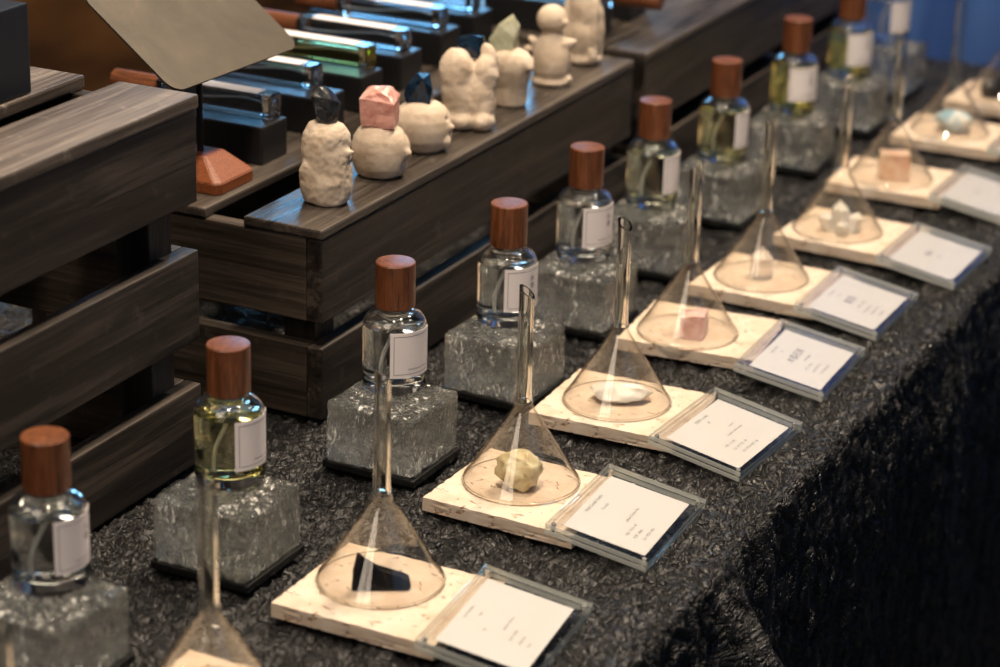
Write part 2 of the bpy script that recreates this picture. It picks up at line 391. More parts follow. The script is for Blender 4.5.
def bend(bm, r):
    for v in bm.verts:
        a = v.co.x / r; rr = r + v.co.z
        v.co = Vector((rr * math.cos(a), rr * math.sin(a), v.co.y))
def text_bm(s, size):
    cu = bpy.data.curves.new('t', 'FONT'); cu.body = s; cu.size = size; cu.align_x = 'CENTER'; cu.align_y = 'CENTER'
    o = bpy.data.objects.new('t', cu); C.objects.link(o)
    dg = bpy.context.evaluated_depsgraph_get(); me = bpy.data.meshes.new_from_object(o.evaluated_get(dg))
    bm = bmesh.new(); bm.from_mesh(me)
    bpy.data.objects.remove(o); bpy.data.curves.remove(cu); bpy.data.meshes.remove(me)
    return bm
def dome(r0, z0, r1, z1, n=10):
    return [(r1 + (r0 - r1) * math.cos(math.pi / 2 * i / n), z0 + (z1 - z0) * math.sin(math.pi / 2 * i / n)) for i in range(n + 1)]
def make_bottle(liq):
    t = empty('perfume_bottle', (0, 0, 0), 'x', 'bottle')
    body = [(0, .5), (14, .3), (18.6, 0), (20.3, .8), (21, 2.6)] + [(21, 12), (21, 30)] + dome(21, 42, 11.5, 53.6) + [(8.0, 54.2), (8.0, 57), (0, 57)]
    lathe('glass_body', body, bottle_glass, t, 96, 70)
    liqp = [(0, 7.0), (12, 6.6), (17.2, 7.2), (19.0, 9.5), (19.4, 12), (19.4, 30), (19.4, 43), (19.1, 43.8), (0, 43.8)]
    lq = lathe('perfume', liqp, liq, t, 96, 50)
    air = [(0, 44.0), (18.9, 44.0)] + [(r, z) for r, z in dome(18.8, 44.4, 7, 51.8)] + [(0, 51.9)]
    lathe('air_space', air, air_glass, t, 96, 50)
    pts = [(0 + 6 * math.sin(i / 14 * 2.2) * (-.6), 9 * math.sin(i / 14 * 1.7) ** 2 * -1, 43 - i / 14 * 34) for i in range(15)]
    tube('dip_tube', pts, 1.1, tube_mat, t)
    lathe('collar', [(0, 53.8), (9.0, 53.8), (9.0, 57.5), (0, 57.5)], collar_mat, t, 48)
    lathe('cap', [(0, 56.2), (12.5, 56.2), (13, 56.7), (13, 85.6), (12.5, 86.3), (12.1, 86.4), (0, 86.4)], cap_wood, t, 64, 30)
    return t
def make_label(t, a0, idx):
    """paper label curved round the glass, left edge at angle a0 (world), running anticlockwise; printed frame and small lettering"""
    w, h, r = 33., 31., 21.
    a0 = R(a0)
    def curved(name, bm, m, lift, parent):
        for v in bm.verts:
            a = a0 + v.co.x / r; rr = r + lift + v.co.z
            v.co = Vector((rr * math.cos(a), rr * math.sin(a), 13.5 + v.co.y))
        return from_bm(name, bm, m, parent, True, 40)
    bm = bmesh.new(); n = 24
    g = [[[bm.verts.new((w * i / n, h * j, .25 * k)) for k in (0, 1)] for j in (0, 1)] for i in range(n + 1)]
    for i in range(n):
        a, b = g[i], g[i + 1]
        bm.faces.new((a[0][1], b[0][1], b[1][1], a[1][1])); bm.faces.new((a[0][0], a[1][0], b[1][0], b[0][0]))
        bm.faces.new((a[1][0], a[1][1], b[1][1], b[1][0])); bm.faces.new((a[0][0], b[0][0], b[0][1], a[0][1]))
    bm.faces.new((g[0][0][0], g[0][0][1], g[0][1][1], g[0][1][0])); bm.faces.new((g[n][0][0], g[n][1][0], g[n][1][1], g[n][0][1]))
    lab = curved('label', bm, label_paper, .1, t)
    bm = bmesh.new(); m_, lw = 2.4, .3
    def strip(x0, x1, y0, y1, n=1):
        for i in range(n):
            xa, xb = x0 + (x1 - x0) * i / n, x0 + (x1 - x0) * (i + 1) / n
            bm.faces.new([bm.verts.new(q) for q in ((xa, y0, 0), (xb, y0, 0), (xb, y1, 0), (xa, y1, 0))])
    strip(m_, w - m_, m_, m_ + lw, 16); strip(m_, w - m_, h - m_ - lw, h - m_, 16); strip(m_, m_ + lw, m_, h - m_); strip(w - m_ - lw, w - m_, m_, h - m_)
    curved('printed_frame', bm, text_mat, .42, lab)
    txt = [('FRAGRANCE  STUDIO', 1.7, w * .62, 5.6)]
    if idx in (0, 3, 4, 7, 8): txt += [('木', 4.6, w * .66, 22.5), ('香', 4.6, w * .66, 17.2)]
    for s, size, x, y in txt:
        b2 = text_bm(s, size)
        if not b2.verts: b2.free(); continue
        bmesh.ops.translate(b2, vec=(x, y, 0), verts=b2.verts[:])
        curved('lettering', b2, ink_brown if idx in (1, 0) else text_mat, .42, lab)

def make_block():
    t = empty('glass_block', (0, 0, 0), 'x', 'block')
    bm = bmesh.new(); bmesh.ops.create_cube(bm, size=1)
    for v in bm.verts: v.co = Vector((v.co.x * 66.5, v.co.y * 63, 4.2 + (v.co.z + .5) * 42.4))
    bmesh.ops.subdivide_edges(bm, edges=bm.edges[:], cuts=22, use_grid_fill=True)
    for v in bm.verts:
        c = v.co.copy(); cz = 25.4
        # soften the edges
        hx, hy, hz, rd = 33.2, 31.5, 21.2, 3.2
        q = Vector((abs(c.x) - (hx - rd), abs(c.y) - (hy - rd), abs(c.z - cz) - (hz - rd)))
        qp = Vector((max(q.x, 0), max(q.y, 0), max(q.z, 0)))
        if qp.length > rd:
            d = qp * (rd / qp.length)
            c = Vector((math.copysign(hx - rd + d.x if q.x > 0 else abs(c.x), c.x), math.copysign(hy - rd + d.y if q.y > 0 else abs(c.y), c.y),
                        cz + math.copysign(hz - rd + d.z if q.z > 0 else abs(c.z - cz), c.z - cz)))
        n = Vector((c.x / hx, c.y / hy, (c.z - cz) / hz)); m = max(abs(n.x), abs(n.y), abs(n.z))
        n = Vector((n.x if abs(n.x) > .9 * m else 0, n.y if abs(n.y) > .9 * m else 0, n.z if abs(n.z) > .9 * m else 0)).normalized()
        dn = noise.noise(Vector((c.x * .16, c.y * .16, c.z * .07))) * 1.1 + noise.noise(Vector((c.x * .4, c.y * .4, c.z * .22 + 7))) * .9 - .9
        v.co = c + n * dn
        v.co.z = max(v.co.z, 4.2)
    from_bm('glass_body', bm, brick_glass, t, True)
    box('base_plate', (-34, -32.2, 0), (34, 32.2, 4.9), tray_black, t, 1.0)
    return t
block0 = make_block(); protos = {}
for i in range(10):
    bx, by = BX[i]
    t = block0 if i == 0 else copy_tree(block0)
    t.location = Vector((bx + 6, by - 13, 0)) * K; t.rotation_euler = (0, 0, R(ROTB[i] + (180 if i % 2 else 0)))
    tag(t, ('glass block on a black base under the %s bottle ' % BL[i]) + {0: 'at the lower left', 1: 'before the left crate', 2: 'nearest the middle crate corner',
        3: 'level with the yellow lump', 4: 'level with the flat white stone', 5: 'level with the pink cube', 6: 'level with the clear crystal', 7: 'level with the white cluster',
        8: 'level with the peach block', 9: 'by the blue backdrop'}[i], 'block', 'glass blocks under the bottles')
    key = LIQ[i].name
    if key in protos:
        t = copy_tree(protos[key])
        for ch in [c for c in bpy.data.objects if c.parent == t and c.name.startswith('label')]:
            for g in [c for c in bpy.data.objects if c.parent == ch]: bpy.data.objects.remove(g)
            bpy.data.objects.remove(ch)
    else: t = make_bottle(LIQ[i])
    t.location = Vector((bx, by, 46.9)) * K
    # direction from the bottle to the camera
    ac = math.degrees(math.atan2(-by, -bx))
    make_label(t, ac + LAB[i], i)
    protos.setdefault(key, t)
    tag(t, BL[i] + ' perfume bottle with walnut cap ' + WHERE[i], 'bottle', 'perfume bottles on glass blocks')
    if len(t['label'].split()) > 16: t['label'] = ' '.join(t['label'].split()[:16])

# ------------------------------------------------------------------ tiles, funnels, stones, cards
FX = {-1: (-618, 770), 0: (-615.3, 936.3), 1: (-605.6, 1102.1), 2: (-594.8, 1266.1), 3: (-595.1, 1417.5), 4: (-603, 1564.9), 5: (-598.2, 1706.7), 6: (-584.4, 1850.3),
      7: (-591.4, 2016.3), 8: (-588.4, 2189.5), 9: (-577, 2335)}
TX = {-1: (-655, 722, 0), 0: (-650, 889, 1), 1: (-641.9, 1046.8, -.2), 2: (-633.5, 1213.8, -2.1), 3: (-635.1, 1369.9, 1.8), 4: (-639, 1527.1, 4.7), 5: (-638, 1663, -2), 6: (-622.4, 1812, -3.5),
      7: (-634, 1974, 1), 8: (-629, 2146, 0), 9: (-622, 2296, -2)}
CX = {-1: (-563, 700, 0), 0: (-556, 876, 1), 1: (-548, 1034.7, 4.), 2: (-548.2, 1201, 1.3), 3: (-546.2, 1355.9, -3.8), 4: (-543.9, 1504.8, 1.4), 5: (-548.4, 1640.4, -.5), 6: (-529.4, 1779.7, -1.1),
      7: (-541, 1962, -1), 8: (-536, 2128, 1), 9: (-530, 2290, 0)}
STN = {-1: 'hidden stone', 0: 'nearest', 1: 'black shard', 2: 'yellow lump', 3: 'flat white stone', 4: 'pink cube', 5: 'clear crystal', 6: 'white cluster', 7: 'peach block', 8: 'blue and white stone', 9: 'dark crystal cluster'}
def make_tile():
    bm = bmesh.new(); bmesh.ops.create_cube(bm, size=1)
    for v in bm.verts: v.co = Vector(((v.co.x + .5) * 105, (v.co.y + .5) * 89, (v.co.z + .5) * 9))
    bmesh.ops.subdivide_edges(bm, edges=bm.edges[:], cuts=30, use_grid_fill=True)
    for v in bm.verts:                       # chipped, slightly uneven rims and pits in the sawn sides
        c = v.co; ex = min(c.x, 105 - c.x); ey = min(c.y, 89 - c.y)
        if min(ex, ey) < .01:
            d = max(0, noise.noise(Vector((c.x, c.y, c.z * 1.0)) * .4) - .22) * 2.4 + .15
            if ex < .01: c.x += d if c.x < 50 else -d
            if ey < .01: c.y += d if c.y < 50 else -d
            if c.z > 8.9: c.z -= max(0, noise.noise(c * .3 + Vector((5, 0, 0)))) * 1.2
    return from_bm('stone_tile', bm, trav, None, True, 40)
def make_funnel():
    t = empty('glass_funnel', (0, 0, 0), 'x', 'funnel')
    th = .85
    R0 = 37.6
    out = [(R0, 1.7), (R0 - .1, 2.2)] + [(36.4, 3.7), (33.5, 7.6)]
    for i in range(1, 11):
        f = i / 10; out.append((33.5 + (6.4 - 33.5) * f, 7.6 + (51.5 - 7.6) * f))
    out += [(5.9, 53.2), (6.2, 54.6), (6.0, 56)]
    inn = [(r - th, z - (.2 if z > 3 else 0)) for r, z in out[::-1]]
    prof = out + inn[:-1] + [(R0 - th, 1.7), (R0, 1.7)]
    bm = lathe_bm(prof, 96); bmesh.ops.remove_doubles(bm, verts=bm.verts[:], dist=.02)
    from_bm('cone', bm, funnel_glass, t, True, 70)
    o = [(5.6, 55.6), (5.2, 60), (5.0, 90), (4.9, 129)]
    i_ = [(3.5, 129), (3.6, 90), (3.7, 60), (4.0, 55.6)]
    bm = lathe_bm(o + i_ + [o[0]], 48); bmesh.ops.remove_doubles(bm, verts=bm.verts[:], dist=.02)
    for v in bm.verts:
        if v.co.z > 128: v.co.z = 129.4 - (v.co.x * .75 - v.co.y * .2) - 1      # obliquely cut tip
    from_bm('stem', bm, stem_glass, t, True, 50)
    lathe('rim', [(37.0 + .95 * math.cos(a), .95 + .95 * math.sin(a)) for a in [k * math.pi / 6 for k in range(13)]], stem_glass, t, 96, 80)
    return t
def make_card():
    """two clear acrylic plates screwed together over a sheet of paper; origin at left near bottom corner"""
    t = empty('card_holder', (0, 0, 0), 'x', 'card holder')
    box('lower_plate', (0, 0, 0), (68, 100, 3.3), acrylic, t, .5)
    box('upper_plate', (0, 0, 3.75), (68, 100, 7.2), acrylic, t, .5)
    for pl in [c for c in bpy.data.objects if c.parent == t]:
        pl.data.materials.append(acrylic_edge)
        for p in pl.data.polygons:
            if abs(p.normal.z) < .8: p.material_index = 1
    for x in (4, 64):
        for y in (4.5, 95.5): lathe('screw', [(0, .6), (1.5, .6), (1.5, 6.6), (0, 6.6)], screw_mat, t, 16).location = (x * K, y * K, 0)
    return t
LINES = {1: [('Noir Obsidian', 12.5, 50, 2.6), ('Oud', 19, 52, 2.4), ('No.', 27, 38, 2.3), ('obsidian, Mexico', 36, 52, 2.4), ('OUD  AMBER', 43, 42, 2.2), ('CEDAR 60', 49, 40, 2.2), ('60 ml', 54, 38, 2.2)],
         2: [('Wild Candle Studio', 12.7, 50, 3.3), ('Oriental', 20, 51, 2.9), ('yellow Calcite No.', 37.6, 53, 2.9), ('NO  MTN  60', 44, 35, 2.9), ('FOR  60ml', 49.3, 33, 2.9), ('CA  MTN  MN', 54.8, 37, 2.9)],
         3: [('BODY candle', 13.2, 54, 3.1), ('oil', 18.7, 54, 2.9), ('(seren.)', 31, 64, 2.5), ('brown rock water', 36.5, 58, 2.9), ('NO  10  60', 42.8, 38, 2.9), ('CA  MT TO  AP', 48.5, 42, 2.9), ('CA  MTN ART  60', 54, 46, 2.9)],
         4: [('wild candle', 13.3, 51, 3.0), ('oil', 19, 52, 3.), ('木香石英', 29.5, 53, 7.0), ('rose quartz', 37, 56, 3.), ('NO  10  60', 43, 42, 2.9), ('CA  MTN  TO', 48.5, 45, 2.9), ('CA  MTN ART', 54, 47, 2.9)]}
LINES[5] = [('wild candle', 13, 50, 3.2), ('oil', 19, 52, 3.), ('茉莉', 29.5, 50, 8.), ('clear crystal', 38, 50, 3.3), ('NO  MTN  60', 45, 44, 3.), ('CA  MTN  TO', 50.5, 46, 3.), ('CA  ART', 56, 46, 3.)]
LINES[6] = [('茉莉', 30, 50, 6.), ('quartz', 38, 50, 3.)]
LINES[7] = [('木', 30, 50, 6.)]
tile0 = make_tile(); fun0 = make_funnel(); card0 = make_card()
holders = {i: (card0 if i == -1 else copy_tree(card0)) for i in FX}
first = True
for i in sorted(FX):
    ti = tile0 if first else copy_tree(tile0); fu = fun0 if first else copy_tree(fun0); ca = holders[i]
    first = False
    x, y, r = TX[i]; ti.location = Vector((x - 4.5, y, 0)) * K; ti.rotation_euler = (0, 0, R(r))
    x, y = FX[i]; fu.location = Vector((x, y, 9.05)) * K; fu.rotation_euler = (0, 0, R({1: 70, 2: 20, 3: -10}.get(i, i * 47)))
    x, y, r = CX[i]
    # leans: left edge on the tile, right edge on the cloth
    tilt = math.degrees(math.atan2(9, 56))
    ca.matrix_world = Matrix.Translation(Vector((x, y, 11.0)) * K) @ Matrix.Rotation(R(r), 4, 'Z') @ Matrix.Rotation(R(tilt), 4, 'Y')
    s = STN[i]
    if i == -1:
        a, b_, c = 'cut off at the bottom left corner', 'cut off', 'cut off'
        tag(fu, 'glass funnel whose stem just shows at the bottom left corner', 'funnel'); tag(ti, 'travertine tile outside the bottom left corner', 'tile'); tag(ca, 'clear card holder outside the bottom edge', 'card holder')
        for q in (ti, ca):
            for ch in [c for c in bpy.data.objects if c.parent == q]: pass
    elif i == 0:
        tag(fu, 'upturned glass funnel at the bottom edge, standing before the left pale yellow bottle', 'funnel')
        tag(ti, 'travertine tile peeking in at the bottom edge under the nearest funnel', 'tile'); tag(ca, 'clear card holder below the bottom edge', 'card holder')
    else:
        tag(fu, 'upturned glass funnel covering the ' + s, 'funnel'); tag(ti, 'cream travertine tile carrying the ' + s + ' under its funnel', 'tile')
        tag(ca, 'clear acrylic card holder leaning on the tile of the ' + s, 'card holder')
    for q, g in ((fu, 'upturned glass funnels'), (ti, 'travertine tiles'), (ca, 'acrylic card holders')): q['group'] = g
    bm = bmesh.new(); bmesh.ops.create_cube(bm, size=1)
    for v in bm.verts: v.co = Vector((35 + v.co.x * 54, 51 + v.co.y * 80, 3.52 + v.co.z * .25))
    pp = from_bm('paper_card', bm, paper, ca)
    if i in (1, 2): pp.rotation_euler = (0, 0, R(1.5))
    for (s_, u, v_, size) in LINES.get(i, []):
        b2 = text_bm(s_, size)
        if not b2.verts: b2.free(); continue
        for v in b2.verts: v.co = Vector((u - v.co.y, v_ + v.co.x, 3.675))      # text reads along the long side
        bmesh.ops.reverse_faces(b2, faces=b2.faces[:])
        from_bm('lettering', b2, text_mat if i > 1 else ink_brown, pp)
# tiles, holders that lie wholly outside the frame
for o in [o for o in bpy.data.objects if o.parent is None and o.get('label', '').startswith(('travertine tile outside', 'clear card holder outside', 'clear card holder below'))]:
    for ch in [c for c in bpy.data.objects if c.parent == o]:
        for g in [c for c in bpy.data.objects if c.parent == ch]: bpy.data.objects.remove(g)
        bpy.data.objects.remove(ch)
    bpy.data.objects.remove(o)
for o in bpy.data.objects:
    if o.get('label', '').startswith('glass funnel whose stem'): o.location.z = .05 * K

ZT = 9.15
def place(o, x, y, z, rz, label, cat='stone', group='stones under the funnels'):
    o.location = Vector((x, y, z)) * K; o.rotation_euler = (0, 0, R(rz)); tag(o, label, cat, group)
# black shard: concave prism, tall point at one end
bm = bmesh.new()
outl = [(-17, 0), (17, 0), (18, 4), (13, 7.5), (4, 9.5), (-4, 13), (-10, 18), (-14, 24), (-16, 12)]
fa = [bm.verts.new((x, -6 + .25 * z, z)) for x, z in outl]; fb = [bm.verts.new((x * .9 + 1, 7 - .25 * z + .1 * x, z * .93)) for x, z in outl]
bm.faces.new(fa[::-1]); bm.faces.new(fb); n = len(fa)
for i in range(n): bm.faces.new((fa[i], fa[(i + 1) % n], fb[(i + 1) % n], fb[i]))
bmesh.ops.bevel(bm, geom=bm.edges[:], offset=.9, segments=2, affect='EDGES')
o = from_bm('obsidian_shard', bm, obsidian, None, True, 60); place(o, FX[1][0] + 4, FX[1][1] - 8, ZT, 30, 'glossy black pointed shard under the front funnel')
o = rock('yellow_stone', (34, 27, 26), yellow_stone, None, 5, 60, 0, 2, 2.2, .16, False); place(o, FX[2][0] + 2, FX[2][1] - 9, ZT, 20, 'lumpy translucent yellow green stone under a funnel')
o = rock('white_stone', (47, 28, 13), white_stone, None, 9, 40, 0, 2, 1.8, .2, False); place(o, FX[3][0] + 1, FX[3][1] + 2, ZT, 25, 'flat milky white stone under a funnel')
o = hull('pink_stone', [(sx * (9.5 + .8 * sy), sy * 9, z * (18 + sx)) for sx in (-1, 1) for sy in (-1, 1) for z in (0, 1)] + [(0, 0, 19.5)], pink_pale, None, 3, .9); place(o, FX[4][0] + 6, FX[4][1] - 5, ZT, 15, 'small pale pink cube of stone under a funnel')
o = hull('clear_crystal', [(9 * math.cos(a), 9 * math.sin(a), z) for a in [k * math.pi / 3 for k in range(6)] for z in (0, 17)] + [(0, 2, 26)], clear_stone); place(o, FX[5][0], FX[5][1] - 1, ZT, 10, 'colourless blunt crystal under the fifth funnel back from the shard')
bm = bmesh.new()
def add_hull(bm, pts):
    b = bmesh.new()
    for p in pts: b.verts.new(p)
    bmesh.ops.convex_hull(b, input=b.verts[:]); me = bpy.data.meshes.new('x'); b.to_mesh(me); b.free(); bm.from_mesh(me); bpy.data.meshes.remove(me)
def prism(bm, cx, cy, r, h, tx, ty, seed=0, z0=0):
    rnd = random.Random(seed); pts = []
    for k in range(6):
        a = k * math.pi / 3 + seed; q = r * rnd.uniform(.85, 1.1)
        pts += [(cx + q * math.cos(a), cy + q * math.sin(a), z0), (cx + tx * .7 + q * .95 * math.cos(a), cy + ty * .7 + q * .95 * math.sin(a), z0 + h * .72)]
    add_hull(bm, pts + [(cx + tx, cy + ty, z0 + h)])
for k, a in enumerate([(0, 0, 8, 27, -2, 0), (8, 4, 7, 17, 5, 2), (-8, -3, 7, 16, -5, -2), (4, -8, 6, 13, 2, -5)]): prism(bm, *a, seed=k)
place(from_bm('white_crystal_cluster', bm, white_stone), FX[6][0] + 3, FX[6][1] - 2, ZT, 0, 'cluster of stubby white crystals under a funnel')
o = hull('peach_stone', [(sx * 13, sy * 9, z * 24) for sx in (-1, 1) for sy in (-1, 1) for z in (0, 1)], peach_stone, None, 2, .8); place(o, FX[7][0] + 3, FX[7][1] - 2, ZT, 25, 'banded peach orange block of stone under a funnel')
o = rock('blue_white_stone', (44, 30, 22), aqua_stone, None, 21, 50, 0, 2, 2., .25, False); place(o, FX[8][0] + 2, FX[8][1], ZT, 0, 'rough cream stone with pale blue patches under a far funnel')
bm = bmesh.new()
for k, a in enumerate([(0, 0, 10, 24, 2, 0), (11, 5, 9, 18, 4, 2), (-11, -3, 9, 17, -4, -2), (4, -9, 8, 15, 2, -3), (-3, 10, 8, 16, 0, 3)]): prism(bm, *a, seed=k + 9)
place(from_bm('dark_crystal_cluster', bm, dark_crystal), FX[9][0], FX[9][1] - 1, ZT, 0, 'dark crystal cluster under the farthest funnel at the right edge')
o = hull('stone_chip', [(-3, 0, 0), (3, .6, 0), (0, 2, 0), (.3, -1.6, 0), (-1.5, .2, 1.2), (1.6, .2, 1.2)], white_stone); place(o, -667, 1021, 0, 0, 'tiny white chip lying on the cloth by the left glass block', 'chip', None)
if 'group' in o: del o['group']

# ------------------------------------------------------------------ clay figures
def blobs(name, items, m, parent=None, vox=1.3, amp=1.6, freq=.075, fine=.5, seed=0., holes=()):
    """ellipsoids (centre, radii, tilt) fused into one skin, then modelled by hand-like dents"""
    bm = bmesh.new()
    for c, r, *tl in items:
        if c == 'L':
            b = lathe_bm([(0, r[0][1])] + r + [(0, r[-1][1])], 40); bmesh.ops.recalc_face_normals(b, faces=b.faces)
            for v in b.verts: v.co.y *= .9
            me = bpy.data.meshes.new('x'); b.to_mesh(me); b.free(); bm.from_mesh(me); bpy.data.meshes.remove(me); continue
        b = bmesh.new(); bmesh.ops.create_icosphere(b, subdivisions=4, radius=1)
        M = Matrix.Translation(Vector(c)) @ (Matrix.Rotation(R(tl[0]), 4, tl[1]) if tl else Matrix()) @ Matrix.Diagonal((*r, 1))
        bmesh.ops.transform(b, matrix=M, verts=b.verts[:]); me = bpy.data.meshes.new('x'); b.to_mesh(me); b.free(); bm.from_mesh(me); bpy.data.meshes.remove(me)
    for v in bm.verts: v.co *= K
    me = bpy.data.meshes.new('x'); bm.to_mesh(me); bm.free()
    o = bpy.data.objects.new('x', me); C.objects.link(o)
    md = o.modifiers.new('r', 'REMESH'); md.mode = 'VOXEL'; md.voxel_size = vox * K
    sm_ = o.modifiers.new('s', 'SMOOTH'); sm_.iterations = 6; sm_.factor = .6
    dg = bpy.context.evaluated_depsgraph_get(); m2 = bpy.data.meshes.new_from_object(o.evaluated_get(dg))
    bpy.data.objects.remove(o)
    bm = bmesh.new(); bm.from_mesh(m2); bpy.data.meshes.remove(m2)
    bm.normal_update(); S = Vector((seed, seed * 1.7, 0)); cos = []
    for v in bm.verts:
        q = v.co / K
        qq = q * freq + S; w = noise.noise_vector(qq * .7) * .8
        d = noise.noise(qq + w) * amp * .8
        dd, _ = noise.voronoi((q + noise.noise_vector(q * .1) * 6) * .11 + S)
        d -= (1 - sm(0, .10, dd[1] - dd[0])) * fine * .35
        d += noise.noise(q * .3 + S) * fine * .45
        for hc, hr, hd in holes:
            t = (q - Vector(hc)).length / hr
            if t < 1: d -= hd * (1 - t * t)
        cos.append((q + v.normal * d))
    for v, c in zip(bm.verts, cos):
        v.co = c
        if v.co.z < 0.15: v.co.z = 0.0
    o = from_bm(name, bm, m, parent, True); return o
ZM = 136.5
def figure(x, y, label, rz=0):
    return empty('clay_figure', (x, y, ZM), label, 'figurine', 'clay figures on the middle crate', rz)
# local axes: +x is the side towards the right of the picture (the faces look that way), y goes away
# 1: tall, narrow-waisted, smoky crystal hat
t = figure(-792, 1359, 'tall lumpy clay figure with a smoky crystal, nearest on the middle crate', 10)
blobs('clay_body', [('L', [(14, 0), (16, 1.5), (17.6, 8), (18.2, 14), (17.6, 22), (16.4, 30), (17, 38), (17, 43), (15.8, 49), (12.5, 54), (7, 57)]), ((17.5, -3, 38), (3.4, 2.4, 2.4)), ((-8, -10, 24), (8, 5, 8))], clay_m, t, 1.1, 1.9, .08, .9, 3.)
bm = bmesh.new(); pts = [(7, 1, 0), (3, 6, 0), (-4, 5, 0), (-7, 0, 0), (-3, -6, 0), (4, -6, 0), (10, 0, 8), (6, 7, 9), (-6, 6, 8), (-8, -1, 7), (-5, -8, 8), (6, -7, 9), (10, 1, 15), (5, 6, 18), (-8, 5, 19), (-11, 0, 18), (-7, -6, 20), (5, -6, 19), (-6, 0, 25), (0, 2, 25)]
h = hull('crystal', pts, dark_crystal, t, 1, 1.0); h.location = (0, 0, 55.2 * K)
# 2: round with rose quartz
t = figure(-790, 1431, 'round clay head with a pink quartz block on top', 15)
blobs('clay_body', [('L', [(14, 0), (17, 2), (19.6, 7), (20.8, 14), (20.8, 21), (19.2, 28), (16, 33.5), (11, 37)]), ((20.5, -4, 19), (3.4, 2.6, 2.6))], clay_m, t, 1.1, 1.1, .06, .4, 8., holes=[((20, -6, 29), 2.6, 2.2), ((18, 7, 30), 2.6, 2.2), ((20, -7, 11), 3.4, 1.8)])
h = hull('crystal', [(-12, -9, 0), (12, -10, 0), (11, 9, 0), (-11, 9, 0), (-13, -10, 20), (12, -11, 18), (12, 9, 21), (-12, 9, 24), (-6, -4, 27), (6, 3, 28), (2, -8, 26)], rose_quartz, t, 3, 1.3); h.location = (0, 0, 37 * K)
# 3: squat, blue-black crystal
t = figure(-795, 1503, 'squat round clay head with open mouth and blue black crystal', 15)
blobs('clay_body', [('L', [(15, 0), (18.5, 2.5), (21.5, 9), (22.5, 17), (21.5, 24), (18, 30.5), (13, 34.5), (8, 36.5)]), ((22.5, -4, 19), (3.2, 2.4, 2.6)), ((19.5, -6, 9), (4, 4, 4.5))], clay_m, t, 1.1, .9, .05, .3, 14., holes=[((20.5, -6, 26), 2.6, 2.6), ((23.5, -5, 8.5), 2.6, 4)])
h = hull('crystal', [(-9, -7, 0), (9, -8, 0), (9, 7, 0), (-8, 7, 0), (-12, 0, 4), (-9, -6, 12), (4, -8, 19), (10, -4, 10), (6, 4, 20), (-3, 3, 20), (-10, 4, 11)], blue_black, t); h.location = (-2 * K, 0, 36 * K)
# 4: two lobes with a cleft, feet
t = figure(-793, 1571, 'clay figure with two hooded lobes, a deep cleft and feet', 5)
blobs('clay_body', [((-4, 0, 20), (15.5, 14, 26)), ((-8, -3, 42), (13.5, 13, 19)), ((-7, -2, 30), (13, 13, 20)), ((10, 2, 20), (12, 12, 25)), ((13, 4, 40), (10, 10, 17)), ((14, 8, 52), (6.5, 6, 13), -18, 'Y'), ((3, 3, 30), (14, 12, 18)),
        ((-3, -6, 7), (15, 12, 8)), ((14, -3, 7), (9, 11, 8))], clay_m, t, 1.2, 1.5, .09, .7, 21.)
h = hull('crystal', [(-14, 6, 52), (8, 6, 52), (10, 16, 54), (-12, 18, 54), (-12, 9, 66), (-3, 10, 69), (8, 9, 67), (-6, 16, 66), (6, 15, 68)], blue_black, t, 1, .8)
# 5: snouted with tall pale green point
t = figure(-793, 1643, 'clay creature with a snout and a tall pale green quartz point', 10)
blobs('clay_body', [('L', [(13, 0), (14.2, 2), (14, 8), (14.2, 15), (16, 22), (17.6, 30), (17, 37), (14, 42), (8, 45)]), ((11, -3, 35), (9, 8, 8)), ((17, -6, 33), (4, 4, 3.6))], clay_m, t, 1.1, .9, .06, .35, 30.)
h = hull('crystal', [(-9, -7, 0), (7, -7, 0), (8, 6, 0), (-8, 7, 0), (-12, -5, 10), (-11, 5, 11), (9, -6, 13), (10, 4, 14), (-5, -4, 22), (11, 0, 22), (8, -2, 27), (5, 1, 30)], green_quartz, t, 1, .5); h.location = (-4 * K, 0, 42 * K)
# 6: bird-like figure with round head, wings, disc base
t = figure(-791.5, 1717, 'bird-like clay figure with round head, small wings and disc base', 10)
blobs('clay_body', [('L', [(15, 0), (16.5, 1.5), (16.5, 4), (14, 5.6), (13.6, 6.5), (15.6, 11), (16, 18), (14.6, 27), (12, 35), (8.5, 41), (7, 46)]), ((-1, 0, 53), (12.5, 12, 12)), ((11, -4, 52), (3.5, 3, 2.4)),
        ((-13, 0, 32), (9, 4, 3.6), 35, 'Y'), ((-19, 0, 27), (5, 3.4, 3)), ((13, -3, 35), (7, 5, 5)), ((18, -3, 37), (3.5, 3, 2.6)), ((13, -6, 22), (3, 3, 12)), ((14.5, -3, 5), (4, 4, 4))], clay_m, t, 1.1, .6, .06, .2, 40., holes=[((9, -10, 53), 3, 1.6)])
# 7: tall cloaked
t = figure(-797, 1789, 'tall cloaked clay figure with draped folds, farthest on the middle crate', 0)
blobs('clay_body', [((0, 0, 22), (16, 15, 24)), ((0, 0, 45), (14, 13, 26)), ((0, 0, 66), (11, 11, 14)), ((13, -6, 30), (4, 4, 27)), ((14, 3, 26), (4, 4, 24)), ((-12, -8, 30), (4, 4, 26)), ((12, -8, 9), (5, 4, 8)), ((0, 0, 5), (17, 15, 7))], clay_m, t, 1.2, .9, .07, .4, 52.)

